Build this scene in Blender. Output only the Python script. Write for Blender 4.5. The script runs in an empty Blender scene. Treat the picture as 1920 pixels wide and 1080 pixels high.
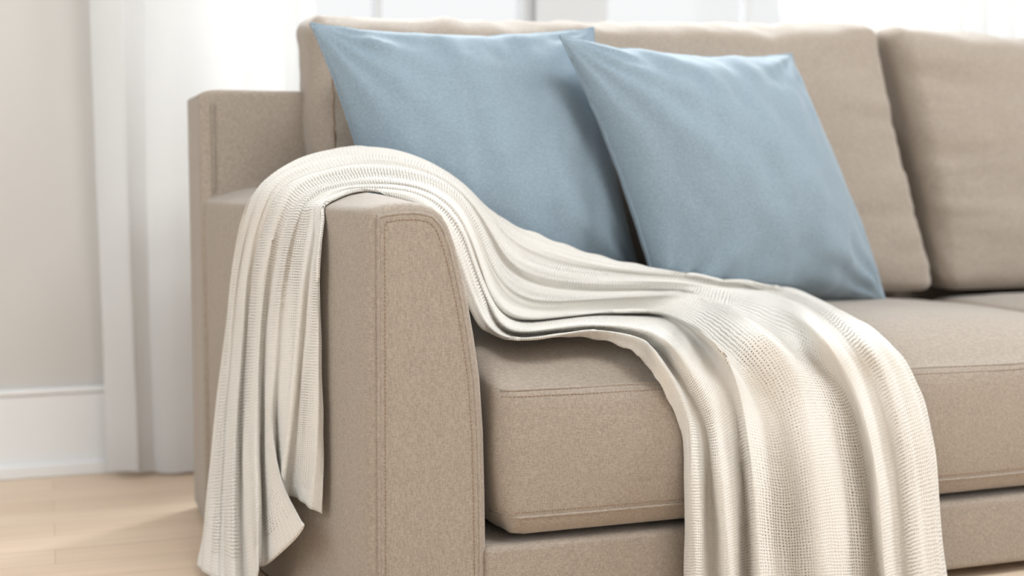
import bpy, bmesh, math, random
from math import sin, cos, pi, radians, atan, sqrt, exp
from mathutils import Vector as V, noise, Matrix
from mathutils.bvhtree import BVHTree
random.seed(4)
sc = bpy.context.scene
COL = sc.collection

# ---------------------------------------------------------------- camera
th, ph, rl = radians(20), atan(215/2400), .006
CF = V((sin(th)*cos(ph), cos(th)*cos(ph), -sin(ph)))
R0 = V((cos(th), -sin(th), 0)); U0 = R0.cross(CF)
CR = R0*cos(rl)+U0*sin(rl); CU = U0*cos(rl)-R0*sin(rl)
CP = V((0, 0, .70))
cd = bpy.data.cameras.new('camera'); cam = bpy.data.objects.new('camera', cd); COL.objects.link(cam)
m = Matrix((CR, CU, -CF)).transposed().to_4x4(); m.translation = CP
cam.matrix_world = m
cd.sensor_width = 36; cd.lens = 45; cd.clip_start = .02
cd.dof.use_dof = True; cd.dof.focus_distance = 1.95; cd.dof.aperture_fstop = 1.9
sc.camera = cam
def ray(px, py): return CF+CR*((px-960)/2400)+CU*((540-py)/2400)
def atY(px, py, y):
    d = ray(px, py); return CP+d*(y/d.y)
def atZ(px, py, z):
    d = ray(px, py); return CP+d*((z-CP.z)/d.z)

# ---------------------------------------------------------------- materials
def mat(name, col, rough=.9, spec=.2):
    m = bpy.data.materials.new(name); m.use_nodes = True
    b = m.node_tree.nodes['Principled BSDF']
    b.inputs['Base Color'].default_value = (*col, 1); b.inputs['Roughness'].default_value = rough
    b.inputs['Specular IOR Level'].default_value = spec
    return m, m.node_tree.nodes, m.node_tree.links, b
def srgb(r, g, b):
    f = lambda c: (c/255/12.92 if c/255 <= .04045 else ((c/255+.055)/1.055)**2.4)
    return (f(r), f(g), f(b))
def fabric(name, c1, c2, scale=900, bump=.35, wr=.0, sheen=.4, coarse=14):
    m, N, L, b = mat(name, c1, .75, .35)
    tc = N.new('ShaderNodeTexCoord')
    def wave(sx, sy, sz):
        mp = N.new('ShaderNodeMapping'); mp.inputs['Scale'].default_value = (sx, sy, sz)
        L.new(tc.outputs['Object'], mp.inputs[0])
        n = N.new('ShaderNodeTexNoise'); n.inputs['Scale'].default_value = 1; n.inputs['Detail'].default_value = 2
        L.new(mp.outputs[0], n.inputs[0]); return n.outputs[0]
    s = scale
    h1 = wave(s, s, s*.25); h2 = wave(s*.25, s*.25, s)
    mx = N.new('ShaderNodeMath'); mx.operation = 'ADD'; L.new(h1, mx.inputs[0]); L.new(h2, mx.inputs[1])
    mr = N.new('ShaderNodeMapRange'); mr.inputs[1].default_value = .75; mr.inputs[2].default_value = 1.25
    L.new(mx.outputs[0], mr.inputs[0])
    mc = N.new('ShaderNodeMix'); mc.data_type = 'RGBA'
    mc.inputs[6].default_value = (*c1, 1); mc.inputs[7].default_value = (*c2, 1)
    L.new(mr.outputs[0], mc.inputs[0]); L.new(mc.outputs[2], b.inputs['Base Color'])
    bp = N.new('ShaderNodeBump'); bp.inputs['Strength'].default_value = bump; bp.inputs['Distance'].default_value = .0008
    L.new(mr.outputs[0], bp.inputs['Height'])
    n2 = N.new('ShaderNodeTexNoise'); n2.inputs['Scale'].default_value = coarse; n2.inputs['Detail'].default_value = 3
    L.new(tc.outputs['Object'], n2.inputs[0])
    b2 = N.new('ShaderNodeBump'); b2.inputs['Strength'].default_value = wr; b2.inputs['Distance'].default_value = .01
    L.new(n2.outputs[0], b2.inputs['Height']); L.new(bp.outputs[0], b2.inputs['Normal'])
    L.new(b2.outputs[0], b.inputs['Normal'])
    b.inputs['Sheen Weight'].default_value = sheen; b.inputs['Sheen Roughness'].default_value = .4
    return m
M = {}
M['sofa'] = fabric('beige_linen', srgb(145, 133, 121), srgb(170, 157, 143), 650, .5, .12)
M['stitch'] = mat('beige_thread', srgb(150, 128, 108))[0]
M['blue'] = fabric('blue_linen', srgb(125, 142, 154), srgb(143, 160, 172), 800, .4, .25, .3, 9)
M['wall'] = mat('warm_wall_paint', srgb(207, 204, 200), .8)[0]
M['white'] = mat('white_trim_paint', srgb(235, 236, 237), .45, .4)[0]
M['frame'] = mat('grey_white_window_paint', srgb(206, 207, 208), .5, .4)[0]
M['wood'] = mat('dark_leg_wood', srgb(90, 62, 42), .45, .4)[0]
M['metal'] = mat('brushed_rod_metal', (.5, .48, .45), .35, .5)[0]
def curtain_mat():
    m, N, L, b = mat('sheer_voile', srgb(234, 235, 236), .9, .1)
    out = N['Material Output']
    tr = N.new('ShaderNodeBsdfTranslucent'); tr.inputs[0].default_value = (*srgb(244, 242, 238), 1)
    tp = N.new('ShaderNodeBsdfTransparent')
    a = N.new('ShaderNodeMixShader'); a.inputs[0].default_value = .28
    L.new(b.outputs[0], a.inputs[1]); L.new(tr.outputs[0], a.inputs[2])
    c = N.new('ShaderNodeMixShader'); c.inputs[0].default_value = .16
    L.new(a.outputs[0], c.inputs[1]); L.new(tp.outputs[0], c.inputs[2]); L.new(c.outputs[0], out.inputs[0])
    return m
M['curtain'] = curtain_mat()
def floor_mat():
    m, N, L, b = mat('light_oak_boards', srgb(205, 172, 140), .42, .4)
    tc = N.new('ShaderNodeTexCoord')
    br = N.new('ShaderNodeTexBrick'); br.offset = .37
    br.inputs['Scale'].default_value = 1; br.inputs['Brick Width'].default_value = 1.5; br.inputs['Row Height'].default_value = .095
    br.inputs['Mortar Size'].default_value = .0012
    br.inputs['Color1'].default_value = (*srgb(232, 210, 186), 1); br.inputs['Color2'].default_value = (*srgb(218, 194, 170), 1)
    br.inputs['Mortar'].default_value = (*srgb(208, 182, 157), 1)
    L.new(tc.outputs['Object'], br.inputs['Vector'])
    mp = N.new('ShaderNodeMapping'); mp.inputs['Scale'].default_value = (1.2, 22, 1); L.new(tc.outputs['Object'], mp.inputs[0])
    n = N.new('ShaderNodeTexNoise'); n.inputs['Scale'].default_value = 2; n.inputs['Detail'].default_value = 5; L.new(mp.outputs[0], n.inputs[0])
    mr = N.new('ShaderNodeMapRange'); mr.inputs[3].default_value = .86; mr.inputs[4].default_value = 1.12; L.new(n.outputs[0], mr.inputs[0])
    mx = N.new('ShaderNodeVectorMath'); mx.operation = 'SCALE'; L.new(br.outputs[0], mx.inputs[0]); L.new(mr.outputs[0], mx.inputs['Scale'])
    L.new(mx.outputs[0], b.inputs['Base Color'])
    return m
M['floor'] = floor_mat()
def throw_mat():
    m, N, L, b = mat('cream_gauze_knit', srgb(240, 232, 218), .95, .1)
    b.inputs['Sheen Weight'].default_value = .2
    uv = N.new('ShaderNodeUVMap'); uv.uv_map = 'UVMap'
    dn = N.new('ShaderNodeTexNoise'); dn.inputs['Scale'].default_value = 45; dn.inputs['Detail'].default_value = 2
    L.new(uv.outputs[0], dn.inputs[0])
    ds = N.new('ShaderNodeVectorMath'); ds.operation = 'MULTIPLY_ADD'; ds.inputs[1].default_value = (.005, .005, 0)
    L.new(dn.outputs['Color'], ds.inputs[0]); L.new(uv.outputs[0], ds.inputs[2])
    sp = N.new('ShaderNodeSeparateXYZ'); L.new(ds.outputs[0], sp.inputs[0])
    def f(op, a, bb=None):
        n = N.new('ShaderNodeMath'); n.operation = op
        for i, x in enumerate((a, bb)):
            if x is None: continue
            if isinstance(x, (int, float)): n.inputs[i].default_value = x
            else: L.new(x, n.inputs[i])
        return n.outputs[0]
    P = .0052
    a = f('ABSOLUTE', f('SINE', f('MULTIPLY', sp.outputs[0], pi/P)))
    c = f('ABSOLUTE', f('SINE', f('MULTIPLY', sp.outputs[1], pi/P)))
    prod = f('MULTIPLY', a, c)
    # lacy areas: long patches in which the weave opens up
    mp = N.new('ShaderNodeMapping'); mp.inputs['Scale'].default_value = (2.2, 11, 1); L.new(uv.outputs[0], mp.inputs[0])
    pn = N.new('ShaderNodeTexNoise'); pn.inputs['Scale'].default_value = 1; pn.inputs['Detail'].default_value = 1; L.new(mp.outputs[0], pn.inputs[0])
    fn = N.new('ShaderNodeTexNoise'); fn.inputs['Scale'].default_value = 260; L.new(uv.outputs[0], fn.inputs[0])
    pm = N.new('ShaderNodeMapRange'); pm.inputs[1].default_value = .4; pm.inputs[2].default_value = .6
    pm.inputs[3].default_value = 1.12; pm.inputs[4].default_value = .66; L.new(pn.outputs[0], pm.inputs[0])
    thr = f('ADD', pm.outputs[0], f('MULTIPLY', f('SUBTRACT', fn.outputs[0], .5), .5))
    hole = f('MULTIPLY', f('GREATER_THAN', prod, thr), f('GREATER_THAN', sp.outputs[0], .04))
    # plain hem band near the two ends
    L.new(f('SUBTRACT', 1, f('MULTIPLY', hole, .8)), b.inputs['Alpha'])
    h = f('ADD', f('MULTIPLY', f('SUBTRACT', 1, prod), 1), f('MULTIPLY', fn.outputs[0], .6))
    bp = N.new('ShaderNodeBump'); bp.inputs['Strength'].default_value = .55; bp.inputs['Distance'].default_value = .0016
    L.new(h, bp.inputs['Height']); L.new(bp.outputs[0], b.inputs['Normal'])
    cr = N.new('ShaderNodeMapRange'); cr.inputs[3].default_value = 1.0; cr.inputs[4].default_value = .9
    L.new(prod, cr.inputs[0])
    sc_ = N.new('ShaderNodeVectorMath'); sc_.operation = 'SCALE'; sc_.inputs[0].default_value = srgb(244, 240, 233)
    L.new(cr.outputs[0], sc_.inputs['Scale']); L.new(sc_.outputs[0], b.inputs['Base Color'])
    tr = N.new('ShaderNodeBsdfTranslucent'); tr.inputs[0].default_value = (*srgb(250, 243, 230), 1)
    tp = N.new('ShaderNodeBsdfTransparent')
    mt = N.new('ShaderNodeMixShader'); L.new(f('MULTIPLY', hole, .85), mt.inputs[0])
    mm = N.new('ShaderNodeMixShader'); mm.inputs[0].default_value = .12
    L.new(b.outputs[0], mm.inputs[1]); L.new(tr.outputs[0], mm.inputs[2])
    b.inputs['Alpha'].default_value = 1
    for l in list(b.inputs['Alpha'].links): L.remove(l)
    L.new(mm.outputs[0], mt.inputs[1]); L.new(tp.outputs[0], mt.inputs[2])
    L.new(mt.outputs[0], N['Material Output'].inputs[0])
    return m
M['throw'] = throw_mat()

# ---------------------------------------------------------------- helpers
def obj(name, verts, faces, m, parent=None, smooth=True, uvs=None):
    me = bpy.data.meshes.new(name); me.from_pydata([tuple(v) for v in verts], [], faces); me.update()
    bm = bmesh.new(); bm.from_mesh(me)
    if uvs is None: bmesh.ops.recalc_face_normals(bm, faces=bm.faces)
    else:
        lay = bm.loops.layers.uv.new('UVMap')
        for f in bm.faces:
            for l in f.loops: l[lay].uv = uvs[l.vert.index]
    bm.to_mesh(me); bm.free()
    if smooth:
        for p in me.polygons: p.use_smooth = True
    me.materials.append(m)
    o = bpy.data.objects.new(name, me); COL.objects.link(o)
    if parent: o.parent = parent; o.matrix_parent_inverse = Matrix.Translation(-V(parent.location))
    return o
def thing(name, label, cat, loc, group=None):
    o = bpy.data.objects.new(name, None); COL.objects.link(o); o.location = loc
    o['label'] = label; o['category'] = cat
    if group: o['group'] = group
    return o
def box(x0, x1, y0, y1, z0, z1):
    v = [(x, y, z) for x in (x0, x1) for y in (y0, y1) for z in (z0, z1)]
    return v, [(0, 1, 3, 2), (4, 6, 7, 5), (0, 4, 5, 1), (2, 3, 7, 6), (0, 2, 6, 4), (1, 5, 7, 3)]
def merge(parts):
    vs, fs = [], []
    for v, f in parts:
        k = len(vs); vs += list(v); fs += [tuple(i+k for i in q) for q in f]
    return vs, fs
def struct(name, vf, m, parent=None, bevel=0):
    o = obj(name, vf[0], vf[1], m, parent, smooth=False)
    if parent is None: o['kind'] = 'structure'
    if bevel:
        b = o.modifiers.new('b', 'BEVEL'); b.width = bevel; b.segments = 2
    return o
def grid_faces(n, k, off=0, wrap=False):
    fs = []
    for i in range(n-1):
        for j in range(k if wrap else k-1):
            a, b = i*k+j, i*k+(j+1) % k
            fs.append((off+a, off+b, off+b+k, off+a+k))
    return fs
def tube(pts, r, seg=6, closed=False):
    n = len(pts); vs = []
    for i, p in enumerate(pts):
        a = pts[(i-1) % n] if (closed or i) else pts[i]; b = pts[(i+1) % n] if (closed or i < n-1) else pts[i]
        t = (V(b)-V(a)).normalized()
        up = V((0, 0, 1)) if abs(t.z) < .9 else V((0, 1, 0))
        s = t.cross(up).normalized(); w = s.cross(t)
        for k in range(seg):
            an = 2*pi*k/seg; vs.append(V(p)+s*(r*cos(an))+w*(r*sin(an)))
    fs = grid_faces(n, seg, 0, True)
    if closed: fs += [((n-1)*seg+k, (n-1)*seg+(k+1) % seg, (k+1) % seg, k) for k in range(seg)]
    else: fs += [tuple(range(seg))[::-1], tuple((n-1)*seg+k for k in range(seg))]
    return vs, fs
def stitches(pts, step=.006, dash=.0038, r=.0007):
    """thread dashes following a polyline"""
    out = []; P = [V(p) for p in pts]; d = [0]
    for a, b in zip(P, P[1:]): d.append(d[-1]+(b-a).length)
    def at(s):
        for i in range(len(P)-1):
            if d[i+1] >= s:
                w = d[i+1]-d[i]
                return P[i].lerp(P[i+1], (s-d[i])/w if w else 0)
        return P[-1]
    s = 0
    while s < d[-1]-dash:
        out.append(tube([at(s), at(s+dash/2), at(s+dash)], r, 4)); s += step
    return merge(out)
def smoothstep(a, b, x):
    t = max(0, min(1, (x-a)/(b-a))); return t*t*(3-2*t)
def fb(p, s, o=3): return noise.fractal(V(p)*s, 1.0, 2.0, o)

# ---------------------------------------------------------------- room
WY = 3.10
w1 = (.345, 1.195); w2 = (1.37, 3.0)       # window openings along the rear wall
SZ, TZ = .55, 2.5
XL, XR, YB = -1.6, 4.6, -1.5
pan = [box(XL-.12, w1[0], WY, WY+.14, 0, 2.9), box(w1[1], w2[0], WY, WY+.14, SZ, TZ), box(w2[1], XR+.12, WY, WY+.14, 0, 2.9),
       box(w1[0], w2[1], WY, WY+.14, 0, SZ), box(w1[0], w2[1], WY, WY+.14, TZ, 2.9)]
struct('wall_back', merge(pan), M['wall'])
struct('wall_left', box(XL-.12, XL, YB, WY, 0, 2.9), M['wall'])
struct('wall_right', box(XR, XR+.12, YB, WY, 0, 2.9), M['wall'])
struct('wall_front', merge([box(XL-.12, XR+.12, YB-.12, YB, 0, 1.6), box(XL-.12, XR+.12, YB-.12, YB, 2.7, 2.9),
       box(XL-.12, -.9, YB-.12, YB, 1.6, 2.7), box(4.2, XR+.12, YB-.12, YB, 1.6, 2.7)]), M['wall'])  # unseen wall, added to cut front fill; its opening shapes the light
struct('floor', box(XL-.12, XR+.12, YB, WY+.14, -.05, 0), M['floor'])
struct('ceiling', box(XL-.12, XR+.12, YB, WY+.14, 2.9, 3.0), M['white'])
def baseboard(name, x0, x1):
    struct(name, merge([box(x0, x1, WY-.016, WY, 0, .19), box(x0, x1, WY-.022, WY, .19, .204), box(x0, x1, WY-.034, WY, 0, .03)]), M['white'], None, .004)
baseboard('baseboard_back', XL, XR)
def window(n, x0, x1, bars):
    e = struct('window_%d' % n, merge([box(x0, x0+.03, WY+.02, WY+.09, SZ, TZ), box(x1-.03, x1, WY+.02, WY+.09, SZ, TZ),
        box(x0+.03, x1-.03, WY+.02, WY+.09, SZ, SZ+.06), box(x0+.03, x1-.03, WY+.02, WY+.09, TZ-.06, TZ)]), M['frame'], None, .004)
    for b in bars: struct('muntin', box(b-.009, b+.009, WY+.035, WY+.07, SZ+.06, TZ-.06), M['frame'], e)
    struct('sill', box(x0-.03, x1+.03, WY-.04, WY+.02, SZ-.03, SZ), M['white'], e, .004)
    g, N, L, b = mat('window_glass', (1, 1, 1), .02)
    tp = N.new('ShaderNodeBsdfTransparent'); gl = N.new('ShaderNodeBsdfGlossy'); gl.inputs['Roughness'].default_value = .02
    mx = N.new('ShaderNodeMixShader'); mx.inputs[0].default_value = .05
    L.new(tp.outputs[0], mx.inputs[1]); L.new(gl.outputs[0], mx.inputs[2]); L.new(mx.outputs[0], N['Material Output'].inputs[0])
    struct('pane', box(x0+.03, x1-.03, WY+.05, WY+.056, SZ+.06, TZ-.06), g, e)
window(1, *w1, [.785]); window(2, *w2, [1.828, 2.4])
# casing between the two windows and around them
struct('trim_1', merge([box(w1[1]-.01, w2[0]+.01, WY-.018, WY, SZ, TZ)]), M['frame'], None, .004)

# curtains
def curtain(name, label, x0, x1, y, folds, amp, seed, ztop=2.60, group=None):
    n, k = 240, 40; vs = []
    for j in range(k):
        z = .006+(ztop-.006)*j/(k-1); t = z/ztop
        for i in range(n):
            u = i/(n-1)
            a = 2*pi*folds*(u+.035*sin(6*u+seed)+.02*sin(17*u+seed*2))
            am = amp*(.55+.45*sin(5*u+seed*1.7))*(1-.25*t)
            x = x0+(x1-x0)*u+.012*sin(2*z+seed+8*u)*(1-t)+.3*am*sin(2*a)
            yy = y+am*sin(a+.25*sin(1.5*z+seed))+.006*sin(3*z+9*u)
            vs.append((x, yy, z+.012*(1-min(1, z*6))*(1+sin(a*.5))*.5))
    t = thing(name, label, 'curtain', ((x0+x1)/2, y, 0), group)
    o = obj('voile_panel', vs, grid_faces(k, n), M['curtain'], t)
    s = o.modifiers.new('s', 'SOLIDIFY'); s.thickness = .0012
    # stitched hem tape at the bottom: a doubled band of cloth
    hv = []
    for j in range(4):
        for i in range(n):
            p0 = V(vs[i]); p1 = V(vs[n+i]); p2 = V(vs[2*n+i]); p = p0.lerp(p1, j/3*1.25) if j < 3 else p1.lerp(p2, .25)
            hv.append(p+V((0, -.002, 0)))
    obj('hem', hv, grid_faces(4, n), M['curtain'], t)
    return t
curtain('sheer_curtain', 'white sheer floor-length curtain hanging beside the wall at far left, left of the sofa', .10, .60, 3.0, 4.5, .024, 1.2, group=None)
curtain('sheer_curtain', 'white sheer curtain over the window behind the right end of the sofa', 2.05, 3.15, 3.01, 9, .024, 3.1)
ro = thing('curtain_rod', 'thin metal curtain rod above the windows', 'curtain rod', (1.6, 3.0, 2.617))
o = obj('rod', *tube([(-.1, 3.0, 2.617), (1.6, 3.0, 2.617), (3.4, 3.0, 2.617)], .012, 12), M['metal'], ro)
for bx_ in (-.05, 1.5, 3.35): obj('bracket', *tube([(bx_, 3.0, 2.617), (bx_, 3.05, 2.617), (bx_, WY, 2.617)], .008, 8), M['metal'], ro)

# ---------------------------------------------------------------- sofa
sofa = thing('sofa', 'large beige fabric sofa with wide arms, a throw over its left arm', 'sofa', (1.86, 2.3, 0))
XC = 1.86
YF = 1.77
def flare(y): return smoothstep(0, 1, 0)+0
def arm(side):
    mir = (lambda p: p) if side < 0 else (lambda p: V((2*XC-p[0], p[1], p[2])))
    # front profile (x, z), clockwise from the outer bottom
    prof = [(.427, .006), (.427, .20), (.427, .36), (.427, .50), (.427, .58), (.427, .633), (.4275, .642), (.431, .648), (.438, .651),
            (.452, .654), (.472, .6565), (.495, .657), (.512, .655), (.527, .650), (.540, .640), (.550, .624), (.560, .598),
            (.570, .560), (.580, .515), (.590, .46), (.599, .40), (.605, .32), (.608, .22), (.610, .10), (.610, .006)]
    cx, cz = .52, .36
    def row(y, ins):
        t = (y-YF)/(2.62-YF)
        so, si, top = -.172*t, -.09*t, .014*smoothstep(0, .25, t)
        r = []
        for k, (x, z) in enumerate(prof):
            w = max(0, min(1, (x-.427)/.183))
            zz = z+top*smoothstep(.43, .50, x)*(1-smoothstep(.505, .56, x))
            r.append(V((x+so*(1-w)+si*w, y, zz)))
        out = []
        for k, p in enumerate(r):
            a, b = r[max(0, k-1)], r[min(len(r)-1, k+1)]
            t_ = (b-a).normalized(); n_ = V((t_.z, 0, -t_.x))
            q = p+V((n_.x*ins, 0, n_.z*ins if 0 < k < len(r)-1 else 0))
            out.append(q)
        return out
    st = [(YF, .020), (YF, .0135), (YF+.0015, .0085), (YF+.005, .004), (YF+.010, .001), (YF+.016, 0)]+[(YF+.016+(2.50-YF-.016)*k/26, 0) for k in range(1, 27)]
    vs = []; k = len(prof)
    for y, ins in st:
        for p in row(y, ins): vs.append(mir(p))
    # slight padding puff of the outer face and the top
    for i, v in enumerate(vs):
        j = i % k
        n = fb((v.x*1, v.y, v.z), 5)*.0022 if i >= 5*k else 0
        vs[i] = V((v.x+n, v.y, v.z+n*.5))
    fs = grid_faces(len(st), k)
    fs.append(tuple(range(k))); fs.append(tuple((len(st)-1)*k+q for q in range(k))[::-1])
    o = obj('armrest', vs, fs, M['sofa'], sofa)
    # front facing panel: a padded face inside the welt
    def inset(ins):     # parallel contour without the loops at tight corners
        base_ = row(YF, 0)
        def dist(p):
            best = 9
            for a, b in zip(base_, base_[1:]):
                ab = b-a; t_ = max(0, min(1, (p-a).dot(ab)/ab.length_squared)); best = min(best, (p-a-ab*t_).length)
            return best
        dense = []
        src = row(YF, ins)
        for a, b in zip(src, src[1:]): dense += [a.lerp(b, q/4) for q in range(4)]
        return [p for p in dense+[src[-1]] if dist(p) > ins*.985]
    ct = inset(.0165); nn_ = len(ct)
    pv = [mir(V((p.x, YF-.0032, p.z))) for p in ct]+[mir(V((p.x, YF+.003, p.z))) for p in ct]
    pf = [tuple(range(nn_))]+[(q, (q+1) % nn_, nn_+(q+1) % nn_, nn_+q) for q in range(nn_)]
    fpn = obj('front_panel', pv, pf, M['sofa'], o, smooth=False)
    bv = fpn.modifiers.new('b', 'BEVEL'); bv.width = .0022; bv.segments = 3
    edge = [mir(V((p.x, YF-.001, p.z))) for p in inset(.0145)]
    # densify
    def dens(pl, n=6):
        out = []
        for a, b in zip(pl, pl[1:]): out += [a.lerp(b, q/n) for q in range(n)]
        return out+[pl[-1]]
    obj('piping', *tube(dens(edge, 3), .0028, 8), M['sofa'], o)
    ins = [mir(V((p.x, YF-.0036, p.z))) for p in inset(.0235)]
    obj('stitching', *stitches(ins), M['stitch'], o)
    return o
armL = arm(-1); armR = arm(1)

# upholstered base
def rbox(x0, x1, y0, y1, z0, z1, r, n=(20, 10, 6), puff=0, tilt=None):
    """rounded box from a subdivided cube"""
    c = V(((x0+x1)/2, (y0+y1)/2, (z0+z1)/2)); h = V(((x1-x0)/2, (y1-y0)/2, (z1-z0)/2)); r = min(r, h.x, h.y, h.z)
    idx = {}; vs = []; fs = []
    def par(a, N, hh):   # denser near the edges
        t = 2*a/N-1; e = hh-r
        return t
    def vid(i, j, k):
        if (i, j, k) in idx: return idx[(i, j, k)]
        def q(a, N, hh):
            # samples: E samples inside the rounded edge either side
            E = 4
            if a <= E: return -hh+r*(1-cos(a/E*pi/2)) if False else -hh+r*a/E
            if a >= N-E: return hh-r*(N-a)/E
            return (-hh+r)+(2*hh-2*r)*(a-E)/(N-2*E)
        p = V((q(i, n[0], h.x), q(j, n[1], h.y), q(k, n[2], h.z)))
        inn = V([max(-hh+r, min(hh-r, x)) for x, hh in zip(p, h)])
        d = p-inn
        if d.length > 1e-9: p = inn+d.normalized()*r*min(1, max(abs(d.x), abs(d.y), abs(d.z))/r)
        idx[(i, j, k)] = len(vs); vs.append(p); return idx[(i, j, k)]
    a, b, cc = n
    for i in range(a):
        for j in range(b):
            fs.append((vid(i, j, 0), vid(i, j+1, 0), vid(i+1, j+1, 0), vid(i+1, j, 0)))
            fs.append((vid(i, j, cc), vid(i+1, j, cc), vid(i+1, j+1, cc), vid(i, j+1, cc)))
    for i in range(a):
        for k in range(cc):
            fs.append((vid(i, 0, k), vid(i+1, 0, k), vid(i+1, 0, k+1), vid(i, 0, k+1)))
            fs.append((vid(i, b, k), vid(i, b, k+1), vid(i+1, b, k+1), vid(i+1, b, k)))
    for j in range(b):
        for k in range(cc):
            fs.append((vid(0, j, k), vid(0, j, k+1), vid(0, j+1, k+1), vid(0, j+1, k)))
            fs.append((vid(a, j, k), vid(a, j+1, k), vid(a, j+1, k+1), vid(a, j, k+1)))
    return vs, fs, c, h
v, f, c, h = rbox(.60, 2*XC-.60, YF-.002, 2.62, .02, .143, .012, (40, 14, 10))
base = obj('base', [p+c for p in v], f, M['sofa'], sofa)
# rear frame, standing above the arms
v, f, c, h = rbox(0, 1, 2.47, 2.70, .006, .852, .013, (40, 14, 30))
vs = []
for p in v:
    q = p+c
    L_ = .276; Rr = 2*XC-L_
    q = V((L_+(Rr-L_)*q.x, q.y, q.z))
    if q.z > .6: q.z += .004*sin(q.x*3)
    lean = .04*smoothstep(.5, .87, q.z); q.y += lean*.3
    vs.append(q)
back = obj('back_frame', vs, f, M['sofa'], sofa)
seam = [V((.276+.0235, 2.4665+.012*smoothstep(.5, .87, z), z)) for z in [.66+.17*i/20 for i in range(21)]]
obj('seam', *tube(seam, .0016, 6), M['sofa'], back)
for lx in (.40, 2*XC-.40):
    for ly in (1.86, 2.58):
        vs, fs = [], []
        for q, (z, r) in enumerate(((0, .016), (.002, .018), (.012, .022), (.022, .024))):
            for k in range(16): vs.append((lx+(.06 if lx < XC else -.06)+r*cos(k*pi/8), ly+r*sin(k*pi/8), z))
        fs = grid_faces(4, 16, 0, True)+[tuple(range(16))[::-1], tuple(48+k for k in range(16))]
        obj('leg', vs, fs, M['wood'], sofa)

# seat cushions
def seat(x0, x1, seed):
    v, f, c, h = rbox(x0, x1, YF-.008, 2.40, .152, .425, .034, (60, 34, 18))
    vs = []
    for p in v:
        a, b, d = p.x/h.x, p.y/h.y, p.z/h.z
        q = p+c
        crown = (1-a**4)*(1-abs(b)**3)
        if d > 0: q.z += .026*crown*d
        # front lip rolls back above the seam
        if d > .62:
            tl = max(0, (-b-.35)/.65); dd = (d-.62)/.38
            q.y += .020*dd**1.5*tl
            q.z -= .034*tl*tl*dd
        # front face puff
        q.y -= .014*(1-a**6)*max(0, 1-(d/.9)**2)*smoothstep(-.8, -1, b)
        # ends soften towards the bottom corner
        e = smoothstep(.93, 1, abs(a))
        q.z += .030*e*smoothstep(-.5, -1, d)*smoothstep(-.7, -1, b)
        q.x -= math.copysign(.012, a)*e*smoothstep(0, -1, d)
        n = fb((q.x+seed, q.y, q.z), 4.5)
        q.z += .003*n*(1 if d > .5 else 0); q.y += .0025*n
        vs.append(q)
    o = obj('seat_cushion', vs, f, M['sofa'], sofa)
    tree = BVHTree.FromPolygons(vs, f)
    def line(z, off=.0, n=120, x_in=.012):
        out = []
        for i in range(n):
            x = x0+x_in+(x1-x0-2*x_in)*i/(n-1)
            zz = z+.0025*fb((x+seed, 0, 0), 3)
            hit = tree.ray_cast(V((x, 1.4, zz)), V((0, 1, 0)))
            if hit[0]: out.append(hit[0]+V((0, -off, 0)))
        return out
    def ring(z):
        pl = line(z); return pl
    obj('piping', *tube(line(.379), .0024, 6), M['sofa'], o)
    obj('piping', *tube(line(.186), .0024, 6), M['sofa'], o)
    obj('stitching', *stitches(line(.370, .0004)), M['stitch'], o)
    obj('stitching', *stitches(line(.194, .0004)), M['stitch'], o)
    return o
seatL = seat(.616, XC-.004, 0); seatR = seat(XC+.004, 2*XC-.616, 7)

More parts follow.
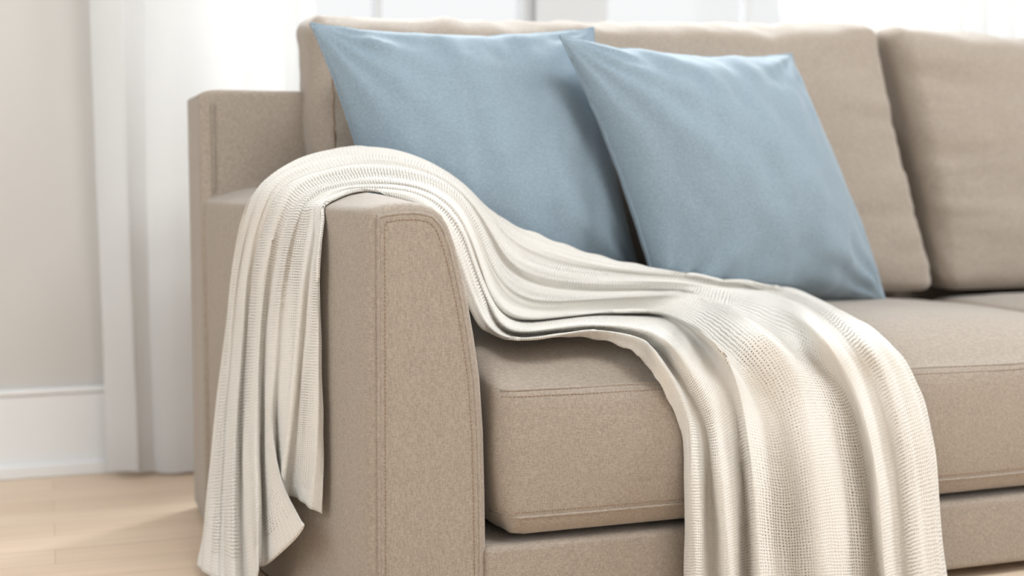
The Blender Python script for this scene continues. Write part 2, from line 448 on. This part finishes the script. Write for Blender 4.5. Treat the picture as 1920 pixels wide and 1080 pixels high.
# back cushions: boxed, leaning on the frame
def back_cushion(BL, BR, TL, TR, T, seed, side_over=0, seam_n=1):
    """corner points are of the front face; T is the thickness backwards"""
    na, nb, nc = 60, 44, 14
    vs = []
    W = ((BR-BL).length+(TR-TL).length)/2; H = ((TL-BL).length+(TR-BR).length)/2
    v, f, c, h = rbox(-W/2, W/2, -H/2, H/2, -T/2, T/2, .042, (na, nb, nc))
    v = [V((p.x/h.x, p.y/h.y, p.z/h.z)) for p in v]
    nrm = (BR-BL).cross(TL-BL).normalized()    # towards the viewer
    back_dir = V((0, 1, .02))
    for p in v:
        # p.x -> across, p.y -> height, p.z -> thickness ( +1 front)
        a, b, d = p
        a2, b2 = (a+1)/2, (b+1)/2
        bow = 1-.02*(1-b*b)*abs(a)**3
        a3 = .5+(a2-.5)*bow
        P = BL.lerp(BR, a3).lerp(TL.lerp(TR, a3), b2)
        P = P+back_dir*(T*(.8+.5*b2)*(1-d)/2)
        P.x -= side_over*smoothstep(.36, .5, b2)*(1-smoothstep(.5, 1, b2))*(1-a2)**2
        bulge = (1-a**4)*(1-b**4)
        if d > 0: P += nrm*(.035*bulge*d)
        # top sag, crumpled edges
        P.z -= .012*(1-(2*a2-1)**2)*smoothstep(.6, 1, b)*.5
        wr = fb((a*6+seed, b*1.2, d), 1.6, 4)*smoothstep(.5, 1, b)*.008
        P.z += wr
        ws = fb((a*1.5+seed, b*7, d), 1.4, 4)*smoothstep(.55, 1, abs(a))
        P += nrm*(ws*.006); P.x += ws*.001
        P += nrm*fb((a*2.5+seed, b*2.5, 0), 1.2)*.006
        vs.append(P)
    o = obj('back_cushion', vs, f, M['sofa'], sofa)
    tree = BVHTree.FromPolygons(vs, f)
    # seam around the front face
    pts = []
    if seam_n:     # boxing seam down the outer edge of the front face
        for i in range(90):
            a, b = -(1-.030/(W/2)), -.93+1.86*i/89
            P = BL.lerp(BR, (a+1)/2).lerp(TL.lerp(TR, (a+1)/2), (b+1)/2)
            P.x -= side_over*smoothstep(.36, .5, (b+1)/2)*(1-smoothstep(.5, 1, (b+1)/2))*(1-(a+1)/2)**2
            hit = tree.find_nearest(P+nrm*.05)
            pts.append(hit[0]+nrm*.0002)
        obj('seam', *tube(pts, .0016, 6), M['stitch'], o)
    return o
BLc = V((.585, 2.30, .447)); BRc = V((1.842, 2.30, .447))
TLc = atY(571, 24, 2.42); TRc = atY(1654, 40, 2.42)
bcL = back_cushion(BLc, BRc, TLc, TRc, .15, 0, .06)
bcR = back_cushion(V((1.858, 2.30, .447)), V((3.13, 2.30, .447)), atY(1673, 44, 2.405), V((3.26, 2.42, 1.01)), .15, 11, 0, 0)

# ---------------------------------------------------------------- throw pillows
def pillow(name, label, TL, TR, BR, BL, T, seed, back_off=None):
    n = 56; vs = []
    nrm = (BR-BL).cross(TL-BL).normalized()
    ex = (TR-TL).normalized(); ez = (TL-BL).normalized()
    for side in (1, -1):
        for j in range(n+1):
            for i in range(n+1):
                a, b = sin((2*i/n-1)*pi/2), sin((2*j/n-1)*pi/2)
                ca = .085*(1-b*b)**1.0; cb = .075*(1-a*a)**1.0      # concave outline between pulled corners
                aa, bb = a*(1-ca*abs(a)**2), b*(1-cb*abs(b)**2)
                P = BL.lerp(BR, (aa+1)/2).lerp(TL.lerp(TR, (aa+1)/2), (bb+1)/2)
                th_ = max(0, (1-a*a))**.52*max(0, (1-b*b))**.52
                th_ *= 1+.10*(-b)      # stuffing settles
                wr = 0
                # gathers radiating from the corners and the top edge
                for (cx, cy) in ((-1, 1), (1, 1), (1, -1), (-1, -1)):
                    dx, dy = a-cx, b-cy; rr = sqrt(dx*dx+dy*dy)+1e-6; an = math.atan2(dy, dx)
                    wr += sin(an*15+seed*3+cx)*exp(-rr*2.4)*min(1, rr*5)*.011
                wr += fb((a*3.0+seed, b*1.3-a, side), 1.3, 4)*.011*(1-abs(a)**4)
                wr += sin(a*19+5*b+seed+3.5*fb((a*2,b*2,seed),1))*.009*smoothstep(.55, .92, b)*max(0, fb((a*1.7+seed, 0, 2), 1)+.5)*(1-a*a)
                edge = min(1, th_*3)
                P = P+nrm*side*((T if side > 0 else T*.62)*th_+wr*edge)
                P.z += .004*fb((a*4+seed, b*4, 0), 1)
                vs.append(P)
    # the stuffing yields where the pillow rests on the sofa
    for i_, P in enumerate(vs):
        for tr in rest:
            h = tr.find_nearest(P, .12)
            if h[0] is not None and (P-h[0]).dot(h[1]) < .002: P = h[0]+h[1]*.0025
        vs[i_] = P
    k = n+1; off = k*k; fs = []
    for j in range(n):
        for i in range(n):
            q = (j*k+i, j*k+i+1, (j+1)*k+i+1, (j+1)*k+i)
            fs.append(q); fs.append(tuple(off+x for x in q[::-1]))
    t = thing(name, label, 'cushion', (BL+BR)/2, 'blue cushions on the sofa')
    me = bpy.data.meshes.new('cover'); me.from_pydata([tuple(x) for x in vs], [], fs)
    bm = bmesh.new(); bm.from_mesh(me); bmesh.ops.remove_doubles(bm, verts=bm.verts, dist=.0003); bmesh.ops.recalc_face_normals(bm, faces=bm.faces)
    bm.to_mesh(me); bm.free()
    for p in me.polygons: p.use_smooth = True
    me.materials.append(M['blue'])
    o = bpy.data.objects.new('cover', me); COL.objects.link(o); o.parent = t; o.matrix_parent_inverse = Matrix.Translation(-V(t.location))
    pillow_covers.append(o)
    # stitched knife-edge seam round the rim
    rim = [vs[i] for i in range(k)]+[vs[j*k+n] for j in range(1, k)]+[vs[n*k+i] for i in range(n-1, -1, -1)]+[vs[j*k] for j in range(n-1, 0, -1)]
    obj('seam', *tube(rim, .0026, 6, True), M['blue'], t)
    return t
pillow_covers = []
def tree_of(o): return BVHTree.FromPolygons([v.co.copy() for v in o.data.vertices], [tuple(p.vertices) for p in o.data.polygons])
rest = [tree_of(bcL)]
pillow('throw_pillow', 'blue square throw pillow on the left, behind the other one and the draped throw',
       atY(583, 44, 2.285), atY(1112, 52, 2.325), atY(1216, 562, 2.225), atY(735, 604, 2.18), .105, 1.0)
pillow('throw_pillow', 'blue square throw pillow on the right, leaning in front of the other one',
       atY(1050, 68, 2.16), atY(1484, 102, 2.28), atY(1664, 570, 2.225), atY(1240, 588, 2.10), .125, 4.0)

# ---------------------------------------------------------------- knitted throw
# lines run lengthwise, front edge first; ridges +, valleys -
W_ = [0, .05, .12, .2, .28, .36, .45, .53, .62, .68, .75, .82, .9, .96, 1]
RG = [-.6, .7, -1, 1, -1, 1, -1, 1, .4, -1, 1, -.2, .5, .1, -.6]
ST = [
 # left hang, on the outer side of the arm: ('s', amplitude, points)
 ('s', .022, [(604,964),(578,950),(548,930),(524,938),(526,962),(572,984),(500,1058),(486,1062),(476,1100),(458,1104),(438,1108),(420,1110),(402,1112),(386,1114),(369,1116)]),
 ('s', .021, [(606,880),(588,872),(556,868),(534,872),(519,880),(524,905),(490,930),(484,940),(466,950),(452,955),(436,958),(420,960),(408,962),(396,964),(385,966)]),
 ('s', .020, [(605,780),(590,778),(562,775),(543,775),(521,778),(506,782),(489,786),(481,790),(465,795),(451,798),(438,800),(427,802),(418,804),(410,806),(402,808)]),
 ('s', .019, [(602,640),(591,640),(572,638),(557,636),(535,636),(514,638),(498,640),(487,642),(476,644),(466,644),(451,645),(441,646),(432,647),(426,648),(419,649)]),
 ('s', .018, [(600,510),(594,508),(583,506),(568,502),(545,500),(530,500),(511,500),(499,498),(486,498),(475,497),(462,496),(453,495),(446,494),(441,494),(436,494)]),
 ('y', .014, 1.90, 2.19, [(605,425),(602,420),(597,414),(588,408),(568,410),(556,404),(540,404),(527,398),(514,396),(504,397),(491,392),(481,392),(472,390),(463,392),(453,396)]),
 ('y', .012, 1.93, 2.16, [(622,383),(620,378),(616,372),(609,364),(594,368),(584,357),(569,360),(556,346),(543,342),(534,347),(520,336),(511,338),(503,334),(496,336),(488,350)]),
 ('y', .010, 1.94, 2.16, [(655,370),(654,361),(651,357),(648,351),(640,352),(634,342),(626,340),(616,325),(606,319),(600,323),(590,308),(583,306),(574,298),(568,293),(560,297)]),
 ('y', .010, 1.935, 2.16, [(712,368),(711,357),(709,354),(706,348),(701,345),(697,333),(692,328),(688,315),(683,309),(679,308),(675,293),(671,290),(667,280),(664,275),(661,273)]),
 ('y', .010, 1.90, 2.14, [(785,384),(786,367),(787,364),(789,359),(791,354),(793,346),(792,339),(790,325),(786,318),(780,318),(777,302),(774,298),(770,289),(765,284),(760,285)]),
 ('y', .010, 1.87, 2.12, [(830,425),(845,418),(850,412),(856,406),(860,400),(864,393),(867,386),(868,370),(868,362),(866,360),(864,350),(863,344),(860,336),(855,330),(848,331)]),
 ('y', .012, 1.89, 2.10, [(862,540),(884,528),(890,520),(893,508),(896,498),(899,488),(903,478),(910,462),(915,448),(917,442),(920,426),(922,415),(922,403),(918,393),(912,390)]),
 ('y', .014, 1.91, 2.09, [(896,615),(915,601),(920,592),(922,583),(925,572),(928,560),(932,548),(938,528),(943,512),(950,505),(955,488),(962,470),(968,452),(970,436),(972,424)]),
 ('t', .010, 2.00, 2.09, [(955,641),(956,638),(957,633),(960,625),(968,608),(978,598),(985,588),(996,566),(1005,550),(1015,541),(1020,516),(1030,500),(1040,480),(1042,462),(1044,453)]),
 ('t', .012, 2.01, 2.08, [(1040,633),(1045,629),(1050,624),(1055,610),(1062,593),(1070,589),(1078,585),(1090,563),(1098,552),(1108,546),(1112,528),(1118,515),(1122,500),(1124,487),(1124,482)]),
 ('t', .012, 2.02, 2.08, [(1115,632),(1122,616),(1132,622),(1140,605),(1152,588),(1162,583),(1172,580),(1190,558),(1200,549),(1212,545),(1218,529),(1222,522),(1226,513),(1228,505),(1228,502)]),
 ('t', .012, 2.00, 2.09, [(1178,654),(1192,630),(1204,638),(1216,614),(1232,593),(1242,584),(1252,588),(1275,553),(1290,548),(1308,552),(1318,534),(1325,528),(1332,521),(1336,515),(1338,514)]),
 ('t', .014, 1.97, 2.10, [(1200,668),(1216,643),(1228,656),(1252,636),(1272,613),(1288,602),(1302,618),(1340,570),(1362,572),(1386,600),(1400,550),(1412,542),(1422,533),(1428,526),(1430,524)]),
 ('t', .016, 1.93, 2.11, [(1222,697),(1240,675),(1256,688),(1282,672),(1312,642),(1328,634),(1345,655),(1395,604),(1425,612),(1462,634),(1470,568),(1480,558),(1490,552),(1498,547),(1504,548)]),
 ('t', .018, 1.87, 2.08, [(1246,733),(1266,716),(1284,726),(1308,712),(1342,676),(1360,668),(1385,695),(1448,650),(1478,655),(1520,664),(1520,604),(1532,590),(1545,578),(1556,573),(1566,578)]),
 ('t', .022, 1.85, 2.00, [(1264,775),(1285,762),(1303,764),(1330,758),(1364,718),(1382,712),(1415,738),(1482,705),(1515,705),(1562,706),(1566,656),(1584,640),(1600,624),(1620,612),(1636,610)]),
 ('t', .024, 1.84, 1.86, [(1278,815),(1297,802),(1318,806),(1345,806),(1378,775),(1396,768),(1440,790),(1502,765),(1540,762),(1594,762),(1600,720),(1625,700),(1648,684),(1676,668),(1692,660)]),
 ('f', .024, [(1282,880),(1300,880),(1326,880),(1354,880),(1390,860),(1408,850),(1462,860),(1516,845),(1560,840),(1614,840),(1626,800),(1652,785),(1678,765),(1712,750),(1732,738)]),
 ('f', .026, [(1281,980),(1303,980),(1330,980),(1362,980),(1396,960),(1418,950),(1474,960),(1530,950),(1578,940),(1630,940),(1646,910),(1676,895),(1702,880),(1738,865),(1757,850)]),
 ('f', .028, [(1281,1090),(1306,1090),(1334,1090),(1369,1090),(1397,1080),(1426,1080),(1481,1080),(1541,1080),(1591,1080),(1638,1080),(1656,1060),(1686,1050),(1711,1040),(1748,1030),(1767,1020)]),
 ('f', .028, [(1281,1230),(1308,1230),(1337,1230),(1374,1230),(1398,1230),(1430,1230),(1486,1230),(1548,1230),(1598,1230),(1642,1230),(1660,1230),(1690,1230),(1716,1230),(1752,1230),(1772,1230)]),
]
side_p = V((.427, YF, 0)); sd = V((-.172, .85, 0)).normalized(); side_n = V((-sd.y, sd.x, 0))   # outward normal of the outer arm face
def hit_side(px, py, off):
    d = ray(px, py); p0 = side_p+side_n*off
    t = (p0-CP).dot(side_n)/d.dot(side_n); return CP+d*t
seat_tree = tree_of(seatL)
net = []
for st in ST:
    kind, amp = st[0], st[1]; pts = st[-1]; row = []
    for j, (px, py) in enumerate(pts):
        g = RG[j]
        if kind == 's': P = hit_side(px, py, .010+amp*.6*(g+1)*.62+.085*W_[j]*max(0, 1-len(net)/3))
        elif kind == 'y': P = atY(px, py, st[2]+(st[3]-st[2])*W_[j]-amp*.6*g)
        elif kind == 'f': P = atY(px, py, 1.748-amp*(g+1)*1.05)
        else:
            cap = st[2]+(st[3]-st[2])*W_[j]
            hs = seat_tree.ray_cast(CP, ray(px, py).normalized())
            zs = hs[0].z if hs[0] is not None and hs[0].y < 2.2 else .435
            y1 = atZ(px, py, min(.452, zs+.006)+amp*(g+1)*.5).y if py > 400 else 9
            if py < 345: y1 = 9
            lo = 1.748-amp*(g+1)*.6
            P = atY(px, py, max(lo, min(cap-amp*g*.6, y1)))
        P.z = max(P.z, .012+.004*(g+1))
        row.append(P)
    net.append(row)
def crv(a, b, c, d, t, k=.5):
    return b+(c-a)*(k*t)+(a*2*k+b*(k-3)+c*(3-2*k)-d*k)*(t*t)+(a*-k+b*(2-k)+c*(k-2)+d*k)*(t**3)
def resample(seq, n):
    out = []; L = len(seq)
    for i in range(L-1):
        a = seq[i-1] if i else seq[0]*2-seq[1]; d = seq[i+2] if i+2 < L else seq[-1]*2-seq[-2]
        for q in range(n): out.append(crv(a, seq[i], seq[i+1], d, q/n))
    return out+[seq[-1]]
NS, NJ = 12, 12
lines = [resample([net[s][j] for s in range(len(net))], NS) for j in range(15)]
nS = len(lines[0]); rows = [resample([lines[j][s] for j in range(15)], NJ) for s in range(nS)]
nJ = len(rows[0])
def smooth(g, it, along, k=.5):
    for _ in range(it):
        n = [[p.copy() for p in row] for row in g]
        for s in range(len(g)):
            for j in range(len(g[0])):
                if along and 0 < s < len(g)-1: n[s][j] = g[s][j].lerp((g[s-1][j]+g[s+1][j])/2, k)
                if not along and 0 < j < len(g[0])-1: n[s][j] = g[s][j].lerp((g[s][j-1]+g[s][j+1])/2, k)
        g = n
    return g
rows = smooth(rows, 45, True); soft = smooth(rows, 9, False); rows = smooth(rows, 1, False)
for s in range(nS):
    w_ = 1-smoothstep(10*NS, 16*NS, s)
    rows[s] = [a.lerp(b, w_) for a, b in zip(rows[s], soft[s])]
# cloth grain: cumulative distance along, even spacing across
cum = [0]
for s in range(1, nS): cum.append(cum[-1]+(rows[s][nJ//2]-rows[s-1][nJ//2]).length)
vs, uvs = [], []
sofa_parts = [armL, seatL, bcL, base, back]
trees = []
for o in sofa_parts:
    me = o.data; trees.append(BVHTree.FromPolygons([v.co.copy() for v in me.vertices], [tuple(p.vertices) for p in me.polygons]))
for o in pillow_covers:
    me = o.data; trees.append(BVHTree.FromPolygons([v.co.copy() for v in me.vertices], [tuple(p.vertices) for p in me.polygons]))
for s in range(nS):
    for j in range(nJ):
        P = rows[s][j].copy()
        vv = j/(nJ-1); uu = cum[s]
        a = rows[max(0, s-1)][j]; b = rows[min(nS-1, s+1)][j]; c_ = rows[s][max(0, j-1)]; d_ = rows[s][min(nJ-1, j+1)]
        nn = (b-a).cross(d_-c_); nn.normalize()
        if nn.dot(CP-P) < 0: nn = -nn
        w = fb((uu*2.2, vv*26, 0), 1, 3)*.0042+fb((uu*9, vv*9, 3), 1, 2)*.0022
        P += nn*w
        if j in (0, nJ-1): P += V((0, 0, .002*sin(uu*90)))
        vs.append(P); uvs.append((uu, vv*.82))
def inside(tr, P):
    h = tr.find_nearest(P)
    if h[0] is None: return None
    d = P-h[0]
    if d.dot(h[1]) < .004: return h[0]+h[1]*.0045, h[3] if d.dot(h[1]) >= 0 else -h[3]
    return None
def push(P, tl):
    for tr in tl:
        h = tr.find_nearest(P, .09)
        if h[0] is None: continue
        sdn = (P-h[0]).dot(h[1])
        if sdn < .004: P = h[0]+h[1]*.0045
    return P
for rnd in range(5):
    D = [[push(vs[s*nJ+j], trees)-vs[s*nJ+j] for j in range(nJ)] for s in range(nS)]
    k_ = 6 if rnd < 4 else 1
    D = smooth(smooth(D, k_, True), k_, False)
    for s in range(nS):
        for j in range(nJ): vs[s*nJ+j] = vs[s*nJ+j]+D[s][j]*1.15
g_ = [vs[s*nJ:(s+1)*nJ] for s in range(nS)]
g_ = smooth(smooth(g_, 3, True), 1, False)
vs = [push(p, trees[:5]) for row in g_ for p in row]
tw = obj('throw_blanket', vs, grid_faces(nS, nJ), M['throw'], None, uvs=uvs)
tw['label'] = 'cream loose-knit throw draped over the left arm and front edge of the sofa'
tw['category'] = 'blanket'
so = tw.modifiers.new('thick', 'SOLIDIFY'); so.thickness = .0028; so.offset = 1

# ---------------------------------------------------------------- light
wd = bpy.data.worlds.new('world'); sc.world = wd; wd.use_nodes = True
bg = wd.node_tree.nodes['Background']; bg.inputs[0].default_value = (.975, .985, .99, 1); bg.inputs[1].default_value = 1.08
def area(name, loc, target, sx, sy, e, col=(1, 1, 1)):
    l = bpy.data.lights.new(name, 'AREA'); l.shape = 'RECTANGLE'; l.size = sx; l.size_y = sy; l.energy = e; l.color = col
    o = bpy.data.objects.new(name, l); COL.objects.link(o); o.location = loc
    o.rotation_euler = (V(target)-V(loc)).to_track_quat('-Z', 'Y').to_euler(); return o
area('daylight_window', (1.3, 4.4, 3.5), (.8, 2.2, .6), 2.0, 2.0, 330, (.92, .97, 1))
area('daylight_window', (2.7, 4.4, 3.5), (2.0, 2.1, .6), 2.2, 2.0, 220, (.92, .97, 1))
area('side_fill', (-1.4, 1.2, 1.5), (.4, 2.0, .5), 1.4, 1.6, 34, (.9, .96, 1))  # added fill from the left, no window in that wall
area('side_fill', (4.3, .6, 1.7), (1.2, 2.1, .5), 1.6, 1.6, 74, (.9, .96, 1))  # added fill from the right for pillows and back cushions, no window there
area('overhead_fill', (1.2, .6, 2.85), (1.2, 1.0, 0), 1.2, 1.2, 66, (.95, .98, 1))  # added overhead fill to brighten upward faces, no lamp fixture
vs_ = sc.view_settings
vs_.view_transform = 'Standard'; vs_.look = 'None'; vs_.gamma = 1; vs_.exposure = -.14; vs_.use_curve_mapping = False
